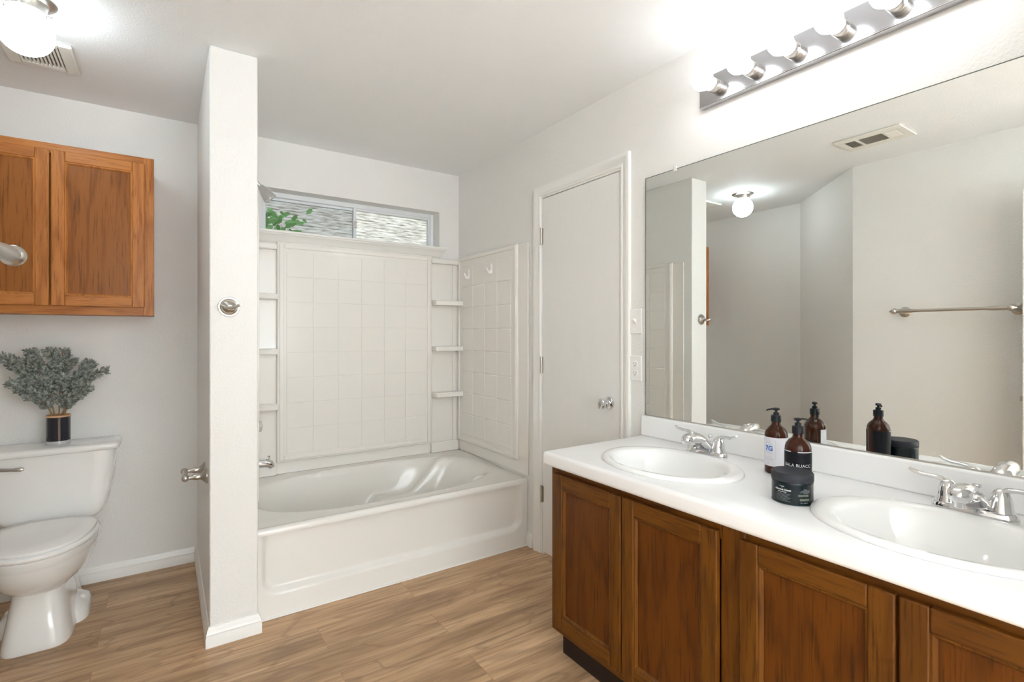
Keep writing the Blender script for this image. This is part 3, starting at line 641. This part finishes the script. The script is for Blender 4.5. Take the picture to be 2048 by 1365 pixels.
# ------------------------------------------------------------------ vase and spruce branches on the tank
vx, vy, vz = -.4236, 3.215, .744
va = thing('vase', (vx, vy, vz), 'dark glass cylinder vase with tan rim on the toilet tank', 'vase')
M().lathe([(.045,0), (.0465,.004), (.0465,.014), (.045,.018), (0,.018)], (vx, vy, vz), (0,0,1), 40).build('foot', CLEAR, va)
M().lathe([(.0450,.0175), (.0450,.130), (.041,.130), (.041,.03), (0,.03)], (vx, vy, vz), (0,0,1), 40).build('body', VASEM, va)
M().lathe([(.0410,.1295), (.0458,.1295), (.0462,.133), (.0452,.138), (.042,.139), (.040,.136), (.0405,.1305)], (vx, vy, vz), (0,0,1), 40, False, False).build('rim', VRIM, va)
VT = Vector((vx, vy, vz+.13))
BR = [  # tip (x, y, z), thickness, label
    ((-.600, 3.14, 1.160), .052, 'frosted spruce branch reaching farthest left out of the vase', .35),
    ((-.520, 3.16, 1.150), .074, 'full frosted spruce branch leaning left beside the upright one', .25),
    ((-.405, 3.19, 1.180), .072, 'upright frosted spruce branch at the middle of the vase', .1),
    ((-.300, 3.22, 1.120), .050, 'frosted spruce branch leaning right of the upright one', .2),
    ((-.245, 3.20, 1.085), .030, 'thin frosted spruce branch bending farthest right', .5),
    ((-.570, 3.12, 1.045), .046, 'low frosted spruce branch spreading left near the vase', .3),
    ((-.310, 3.14, 1.010), .046, 'low frosted spruce branch spreading right near the vase', .3),
]
for bi, (tip, th, lab, bend) in enumerate(BR):
    rnd = random.Random(40+bi); tip = Vector(tip)
    b0 = Vector((vx + (tip.x-vx)*.10, vy+(tip.y-vy)*.1, vz+.035)); b1 = Vector((vx+(tip.x-vx)*.13, vy+(tip.y-vy)*.2, VT.z+.012))
    ctrl = Vector((vx+(tip.x-vx)*(.5-bend*.35), (b1.y+tip.y)/2, b1.z+(tip.z-b1.z)*(.55+bend*.5)))
    br = thing('spruce_branch', b0, lab, 'branch', 'spruce branches in the vase')
    path = [b0]+[b1*(1-t)**2+ctrl*2*t*(1-t)+tip*t*t for t in [i/14 for i in range(15)]]
    m = M().tube(path, [.0032]*3+[.003-.0018*i/13 for i in range(13)], 7); nm = M()
    twigs = [(path, 0.17, 1.0, 1.5)]
    for k in range(4 if th > .045 else 2):
        t = .35+.13*k; p = path[1+int(t*14)]; dirn = (path[2+int(t*14)]-p).normalized(); side = Vector((rnd.uniform(-1,1), rnd.uniform(-.8,.5), rnd.uniform(-.2,.6)))
        e = p+(dirn*.75+side*.55).normalized()*th*1.25
        tw = [p.lerp(e, i/6)+Vector((0,0,.006*math.sin(math.pi*i/6))) for i in range(7)]
        m.tube(tw, .0015, 6); twigs.append((tw, .15, 1.0, .6))
    m.build('stem', STEM, br)
    for tw, t0, t1, dens in twigs:
        n = int(dens*(260 if th > .045 else 150)*(1.2 if th > .06 else .9))
        for i in range(n):
            t = t0+(t1-t0)*(i+rnd.random())/n; q = t*(len(tw)-1); k = min(int(q), len(tw)-2)
            if tw is path: k = max(k, 2)
            p = tw[k].lerp(tw[k+1], q-int(q)) if q-int(q) <= 1 else tw[k]
            d = (tw[k+1]-tw[k]).normalized(); s_ = Vector((rnd.gauss(0,1), rnd.gauss(0,1), rnd.gauss(0,1))); s_ = (s_-d*s_.dot(d)).normalized()
            reach = th*(.30 if dens < 1 else .48)*rnd.uniform(.35, 1.0)*(1.0 if t < .8 else .75)
            c = p+s_*reach*.55+d*reach*.4; dn = (d*.75+s_*.8).normalized(); L = rnd.uniform(.018, .028); r = rnd.uniform(.0032, .0044)
            if c.y > YB-.02: continue
            nm.lathe([(.0003,0), (r*.9,L*.22), (r,L*.6), (r*.55,L*.92), (.0002,L)], c, dn, 6, False, False)
    nm.build('needles', NEED, br, smooth=80, fixn=False)

# ------------------------------------------------------------------ wall cabinet above the toilet
KX0, KX1, KY, KZ0, KZ1 = -.811, -.049, 3.030, 1.355, 2.118
kc = thing('wall_cabinet', ((KX0+KX1)/2, 3.19, KZ0), 'honey oak two-door wall cabinet above the toilet', 'cabinet')
M().box((KX0+.004, KY+.019, KZ0+.004), (KX1-.004, YB-.001, KZ1-.004)).build('carcass', OAKV, kc, bevel=.001)
ff = M(); st = .042
ff.box((KX0, KY, KZ0), (KX0+st, KY+.019, KZ1), 0).box((KX1-st, KY, KZ0), (KX1, KY+.019, KZ1), 0).box((KX0+st, KY, KZ1-.045), (KX1-st, KY+.019, KZ1), 1).box((KX0+st, KY, KZ0), (KX1-st, KY+.019, KZ0+.05), 1)
ff.build('face_frame', [OAKV, OAKH], kc, bevel=.001)
for a, b in ((-.4225, -.086), (-.770, -.4285)):
    z0, z1, s_ = 1.393, 2.086, .047; y0, y1 = KY-.020, KY-.0005
    d = M(); d.box((a, y0, z0), (a+s_, y1, z1), 0).box((b-s_, y0, z0), (b, y1, z1), 0).box((a+s_, y0, z1-s_), (b-s_, y1, z1), 1).box((a+s_, y0, z0), (b-s_, y1, z0+s_), 1)
    do = d.build('door', [OAKV, OAKH], kc, bevel=.0035, seg=2)
    p = M(); p.sweep([(a+s_, y0+.006, z0+s_), (b-s_, y0+.006, z0+s_), (b-s_, y0+.006, z1-s_), (a+s_, y0+.006, z1-s_), (a+s_, y0+.006, z0+s_)], (0,-1,0), [(0,.003), (0,-.008), (.010,-.008), (.010,-.004), (.007,.0), (.004,.003)])
    p.build('panel_moulding', OAKV, do, smooth=30)
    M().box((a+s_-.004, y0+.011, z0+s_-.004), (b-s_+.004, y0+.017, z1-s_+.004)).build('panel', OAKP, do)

# ------------------------------------------------------------------ paper holder, robe hook, towel bar
ph = thing('toilet_paper_holder', (PX0, 2.60, .66), 'empty brushed nickel toilet paper holder on the stub wall', 'toilet paper holder')
for y in (2.535, 2.665):
    m = M().lathe([(.033,0), (.033,.003), (.030,.006), (.024,.010), (.023,.013), (.016,.018), (.0125,.026), (.0135,.034), (.0125,.042), (.0085,.054), (.0075,.064), (.008,.070)], (PX0-.0005, y, .66), (-1,0,0), 32)
    m.sphere((PX0-.078, y, .66), .0145, 24); m.build('post', NICKEL, ph)
M().cyl((PX0-.078, 2.535, .66), (PX0-.078, 2.665, .66), .0095, seg=20).build('roller', NICKEL, ph)
rh = thing('robe_hook', (.214, PY, 1.375), 'brushed nickel double robe hook on the stub wall', 'robe hook')
M().lathe([(.041,0), (.041,.004), (.0385,.008), (.034,.008), (.0325,.0065), (.031,.013), (.027,.0145), (.0255,.012), (.022,.017), (.012,.022), (.008,.028), (.007,.036)], (.214, PY+.0005, 1.378), (0,-1,0), 36).build('rosette', NICKEL, rh)
m = M()
for sg in (1, -1): m.tube([(.214, PY-.028, 1.374), (.214+sg*.006, PY-.042, 1.371), (.214+sg*.016, PY-.052, 1.374), (.214+sg*.027, PY-.057, 1.380), (.214+sg*.033, PY-.058, 1.384)], [.008, .0075, .006, .0055, .0065], 12)
m.build('prongs', NICKEL, rh)
tb = thing('towel_bar', (XL+.07, 1.03, 1.411), 'brushed nickel towel bar on the side wall, its end poking in at the left', 'towel bar')
BXB = -.2355
for y, sg in ((1.300, 1), (.765, -1)):
    M().lathe([(.034,0), (.034,.004), (.030,.008), (.024,.011), (.016,.016), (.011,.026), (.0095,.06), (.0105,.12), (.012,.15)], (XL-.0005, y, 1.411), (1,0,0), 32).build('post', NICKEL, tb)
    M().lathe([(.0125,-.03), (.0125,-.012), (.0165,-.009), (.0195,-.003), (.0195,.003), (.0165,.010), (.009,.017), (.006,.020), (.003,.026), (0,.027)], (BXB, y+sg*.002, 1.411), (0,sg,0), 32).build('finial', NICKEL, tb)
M().tube([(BXB, .765+(1.298-.765)*t, 1.411) for t in (0, .06, .14, .2, .5, .8, .86, .94, 1)], [.0135, .0132, .0125, .0095, .0095, .0095, .0125, .0132, .0135], 24).build('bar', NICKEL, tb)

# ------------------------------------------------------------------ ceiling globe, fan grille, air register
gx, gy = -.407, 2.430
cl = thing('ceiling_light', (gx, gy, H), 'lit frosted globe ceiling light with nickel collar in the toilet alcove', 'light')
M().lathe([(.085,0), (.085,.004), (.078,.010), (.062,.014), (.058,.020), (.056,.044), (.050,.046)], (gx, gy, H+.0005), (0,0,-1), 40).build('collar', NICKEL, cl)
gl_ = M().lathe([(.044, .03), (.046,.042)]+[(.080*math.sin(t), .114-.080*math.cos(t)) for t in [R(38+142*i/20) for i in range(21)]], (gx, gy, H), (0,0,-1), 40, False, True).build('globe', GLOBEM, cl, smooth=80)
for k in range(3):
    a = R(20+120*k); M().lathe([(.003,0), (.003,.012), (.005,.013), (.005,.017), (0,.018)], (gx+.055*math.cos(a), gy+.055*math.sin(a), H-.034), (math.cos(a), math.sin(a), 0), 12).build('thumb_screw', NICKEL, cl)
fv = thing('exhaust_fan', (-.435, 2.845, H), 'white bathroom exhaust fan grille on the ceiling above the toilet', 'exhaust fan')
fx0, fx1, fy0_, fy1_ = -.552, -.318, 2.716, 2.976
m = M().box((fx0, fy0_, H-.016), (fx0+.045, fy1_, H-.001)).box((fx1-.045, fy0_, H-.016), (fx1, fy1_, H-.001)).box((fx0+.045, fy0_, H-.016), (fx1-.045, fy0_+.035, H-.001)).box((fx0+.045, fy1_-.035, H-.016), (fx1-.045, fy1_, H-.001))
m.build('grille_frame', GRILLE, fv, bevel=.006, seg=3)
m = M().box((fx0+.045, fy0_+.035, H-.004), (fx1-.045, fy1_-.035, H-.001)); m.build('housing', GRILLED, fv)
m = M(); n = 11
for k in range(n): x = fx0+.045+(k+.5)*(fx1-fx0-.09)/n; m.box((x-.0038, fy0_+.03, H-.015), (x+.0038, fy1_-.03, H-.006))
m.build('slats', GRILLE, fv, bevel=.001)
ar = thing('air_register', (.082, 1.30, H), 'white three-section ceiling air register reflected in the mirror', 'air register')
ax0, ax1, ay0, ay1 = -.045, .208, 1.125, 1.470
bw = .062
m = M().box((ax0, ay0, H-.009), (ax0+bw, ay1, H-.001)).box((ax1-bw, ay0, H-.009), (ax1, ay1, H-.001)).box((ax0+bw, ay0, H-.009), (ax1-bw, ay0+.035, H-.001)).box((ax0+bw, ay1-.035, H-.009), (ax1-bw, ay1, H-.001))
ya, yb_ = ay0+.035, ay1-.035; L3 = (yb_-ya)
for yy in (ya+L3*.25, ya+L3*.75): m.box((ax0+bw, yy-.008, H-.009), (ax1-bw, yy+.008, H-.001))
m.build('register_frame', GRILLE, ar, bevel=.002)
M().box((ax0+bw, ya, H-.003), (ax1-bw, yb_, H-.001)).build('duct', GRILLED, ar)
m = M()
def slat(p0, p1, half, tilt):
    p0 = Vector(p0); p1 = Vector(p1); d = (p1-p0).normalized(); s_ = Vector((0,0,1)).cross(d); a = s_*half*math.cos(tilt)+Vector((0,0,1))*half*math.sin(tilt); t = Vector((0,0,1)).cross(d)*.0004+Vector((0,0,.0005))
    m.loft([[p+a+t, p-a+t, p-a-t, p+a-t] for p in (p0, p1)])
for k in range(5): y = ya+.006+k*(L3*.25-.014)/4.5; slat((ax0+bw, y, H-.007), (ax1-bw, y, H-.007), .005, R(-35))
for k in range(5): y = yb_-.006-k*(L3*.25-.014)/4.5; slat((ax0+bw, y, H-.007), (ax1-bw, y, H-.007), .005, R(35))
for k in range(12): x = ax0+bw+.005+k*(ax1-ax0-2*bw-.01)/11; slat((x, ya+L3*.25+.008, H-.007), (x, ya+L3*.75-.008, H-.007), .004, R(40))
m.build('slats', GRILLE, ar, smooth=0)

# ------------------------------------------------------------------ bottles and jar on the counter
def on_cyl(parent, name, material, cx, cy, r, phi0, polys=None, text=None, size=.01, z=0, dx=0):
    """flat outline or lettering laid round a cylinder; x runs to the viewer's right"""
    if text:
        cu = bpy.data.curves.new(name, 'FONT'); cu.body = text; cu.size = size; cu.align_x = 'CENTER'; cu.resolution_u = 4
        if dx: cu.offset = dx
        to = bpy.data.objects.new(name+'_tmp', cu); COL.objects.link(to); bpy.context.view_layer.update()
        me = bpy.data.meshes.new_from_object(to.evaluated_get(bpy.context.evaluated_depsgraph_get())); bpy.data.objects.remove(to)
        bm = bmesh.new(); bm.from_mesh(me); bmesh.ops.subdivide_edges(bm, edges=[e for e in bm.edges if e.calc_length() > .004], cuts=1)
    else:
        bm = bmesh.new()
        for x0, z0, x1, z1 in polys:
            n = max(1, int(abs(x1-x0)/.003))
            a = [bm.verts.new((x0+(x1-x0)*i/n, z0, 0)) for i in range(n+1)]; b = [bm.verts.new((x0+(x1-x0)*i/n, z1, 0)) for i in range(n+1)]
            for i in range(n): bm.faces.new((a[i], a[i+1], b[i+1], b[i]))
    for v in bm.verts:
        p = phi0+v.co.x/r; v.co = Vector((cx+r*math.cos(p), cy+r*math.sin(p), z+v.co.y))
    me = bpy.data.meshes.new(name); bm.to_mesh(me); bm.free(); me.materials.append(material)
    o = bpy.data.objects.new(name, me); COL.objects.link(o); attach(o, parent); return o
def shell(m, cx, cy, r, z0, z1, p0, p1, n=40):
    m.loft([[(cx+rr*math.cos(p0+(p1-p0)*i/n), cy+rr*math.sin(p0+(p1-p0)*i/n), z) for rr, z in ((r, z0), (r, z1), (r+.0006, z1), (r+.0006, z0))] for i in range(n+1)])
    return m
def pump(parent, cx, cy, z, ang):
    d = Vector((math.cos(ang), math.sin(ang), 0)); c = Vector((cx, cy, z))
    m = M().lathe([(.0155,0), (.0155,.019), (.0145,.021), (.009,.0215), (.0085,.024), (.0085,.030), (.004,.031), (.004,.036), (.0085,.037), (.0090,.043), (.006,.045), (0,.045)], (cx, cy, z), (0,0,1), 28)
    m.tube([c+Vector((0,0,.0405))-d*.010, c+Vector((0,0,.0415)), c+d*.014+Vector((0,0,.0415)), c+d*.026+Vector((0,0,.0400)), c+d*.033+Vector((0,0,.037))], [.005, .006, .005, .0042, .0035], 10, .6)
    return m.build('pump', BLACKP, parent)
# the taller bottle
b1x, b1y = 1.660, .895
b1 = thing('pump_bottle', (b1x, b1y, CZ), 'taller amber pump bottle with white label and blue letters', 'bottle', 'toiletries on the counter')
M().lathe([(.030,0), (.0335,.003), (.0345,.008), (.0345,.122), (.034,.130), (.031,.139), (.025,.147), (.018,.153), (.0145,.158), (.0135,.163), (.0135,.172)], (b1x, b1y, CZ), (0,0,1), 44).build('glass', AMBER, b1, smooth=60)
pump(b1, b1x, b1y, CZ+.168, R(150))
pc = math.atan2(-b1y, -b1x)
lb = shell(M(), b1x, b1y, .0347, CZ+.026, CZ+.119, pc-R(150), pc+R(95)).build('label', LABW, b1)
rr = .0356; z0 = CZ+.026; pa = pc-R(36)
on_cyl(lb, 'patch', INKP, b1x, b1y, rr, pa, [(-.014, .046, .010, .070)], z=z0)
on_cyl(lb, 'lettering', INKB, b1x, b1y, rr+.0002, pa, text='7G', size=.021, z=z0+.0505, dx=.0006)
on_cyl(lb, 'print', INKG, b1x, b1y, rr, pa, [(-.022, .0830, .0215, .0834), (-.022, .0245, .0215, .0249), (.0212, .0245, .0216, .0834), (-.016, .0745, .013, .0752), (-.012, .0770, .004, .0776), (-.015, .0425, .012, .0431), (-.012, .0290, .010, .0294), (-.016, .0205, .016, .0212), (-.008, .0120, .004, .0124), (-.006, .0060, .000, .0072)], z=z0)
# the shorter bottle
b2x, b2y = 1.513, .752
b2 = thing('pump_bottle', (b2x, b2y, CZ), 'shorter amber pump bottle with black label behind the jar', 'bottle', 'toiletries on the counter')
M().lathe([(.030,0), (.0335,.003), (.0345,.008), (.0345,.122), (.034,.130), (.031,.139), (.025,.147), (.018,.153), (.0145,.158), (.0135,.163), (.0135,.172)], (b2x, b2y, CZ), (0,0,1), 44).build('glass', AMBER, b2, smooth=60)
pump(b2, b2x, b2y, CZ+.168, R(-35))
pc2 = math.atan2(-b2y, -b2x)
lb2 = shell(M(), b2x, b2y, .0347, CZ+.010, CZ+.120, pc2-R(160), pc2+R(160)).build('label', LABK, b2)
on_cyl(lb2, 'lettering', INKW, b2x, b2y, .0357, pc2-R(2), text='BALA BUACC', size=.0125, z=CZ+.077)
on_cyl(lb2, 'print', INKW, b2x, b2y, .0357, pc2-R(4), [(-.024, .0480, .024, .0492), (-.018, .0425, -.004, .0437), (.000, .0425, .010, .0437), (-.014, .0385, .018, .0391)], z=CZ+.0235)
for q in ((-.050, .1185, -.016, .1205), (.002, .1185, .050, .1205)): on_cyl(lb2, 'label_edge', INKW, b2x, b2y, .0359, pc2-R(4), [q], z=CZ)
on_cyl(lb2, 'fine_print', INKG, b2x, b2y, .0357, pc2-R(4), [(-.012, .0330, .012, .0337), (-.011, .0290, .012, .0295)], z=CZ+.0235)
# the jar
jx, jy = 1.416, .719; jr = .0505
jar = thing('jar', (jx, jy, CZ), 'wide dark jar with grey-black lid between the two sinks', 'jar', 'toiletries on the counter')
M().lathe([(.047,0), (.0510,.002), (jr,.006), (jr,.054), (.0510,.058), (.049,.060), (.049,.066)], (jx, jy, CZ), (0,0,1), 56).build('body', JARM, jar, smooth=60)
M().lathe([(.049,.0595), (jr+.0005,.0595), (jr+.0012,.061), (jr+.0012,.0785), (jr-.001,.0810), (.049,.0818), (0,.0818)], (jx, jy, CZ), (0,0,1), 56).build('lid', LIDM, jar, smooth=50)
pj = math.atan2(-jy, -jx); rj = jr+.0004
o = on_cyl(jar, 'lettering', INKW, jx, jy, rj, pj-R(27), text='Almonds Onset', size=.0066, z=CZ+.037, dx=.0002)
on_cyl(jar, 'emblem', INKW, jx, jy, rj, pj-R(28), [(-.0075, .0442, -.0045, .0450), (-.005, .0434, -.001, .0442), (-.001, .0426, .0005, .0440), (.0005, .0434, .004, .0446), (.004, .0428, .0052, .0442), (-.0008, .0392, .0000, .0428)], z=CZ+.004)
L = [(-.013, .0285, .010, .0296)]
on_cyl(jar, 'print', INKW, jx, jy, rj, pj-R(27), L, z=CZ+.004)
on_cyl(jar, 'fine_print', INKD, jx, jy, rj, pj-R(25), [(-.019, .0245-.0032*k, .019-.004*(k % 3), .0253-.0032*k) for k in range(7)], z=CZ+.004)
on_cyl(jar, 'side_print', INKG, jx, jy, rj, pj+R(38), [(-.006, .0395, .004, .0402), (-.013, .0360, .013, .0370), (-.016, .0325, .012, .0332), (-.008, .0295, .008, .0300)], z=CZ+.004)
on_cyl(jar, 'caption', INKG, jx, jy, rj, pj+R(38), [(-.014, .0045, -.009, .0055), (-.006, .0045, .006, .0055)], z=CZ+.004)
on_cyl(jar, 'side_patch', INKGR, jx, jy, rj, pj+R(36), [(-.018, .0215, .010, .0270), (-.014, .0100, .012, .0160)], z=CZ+.004)
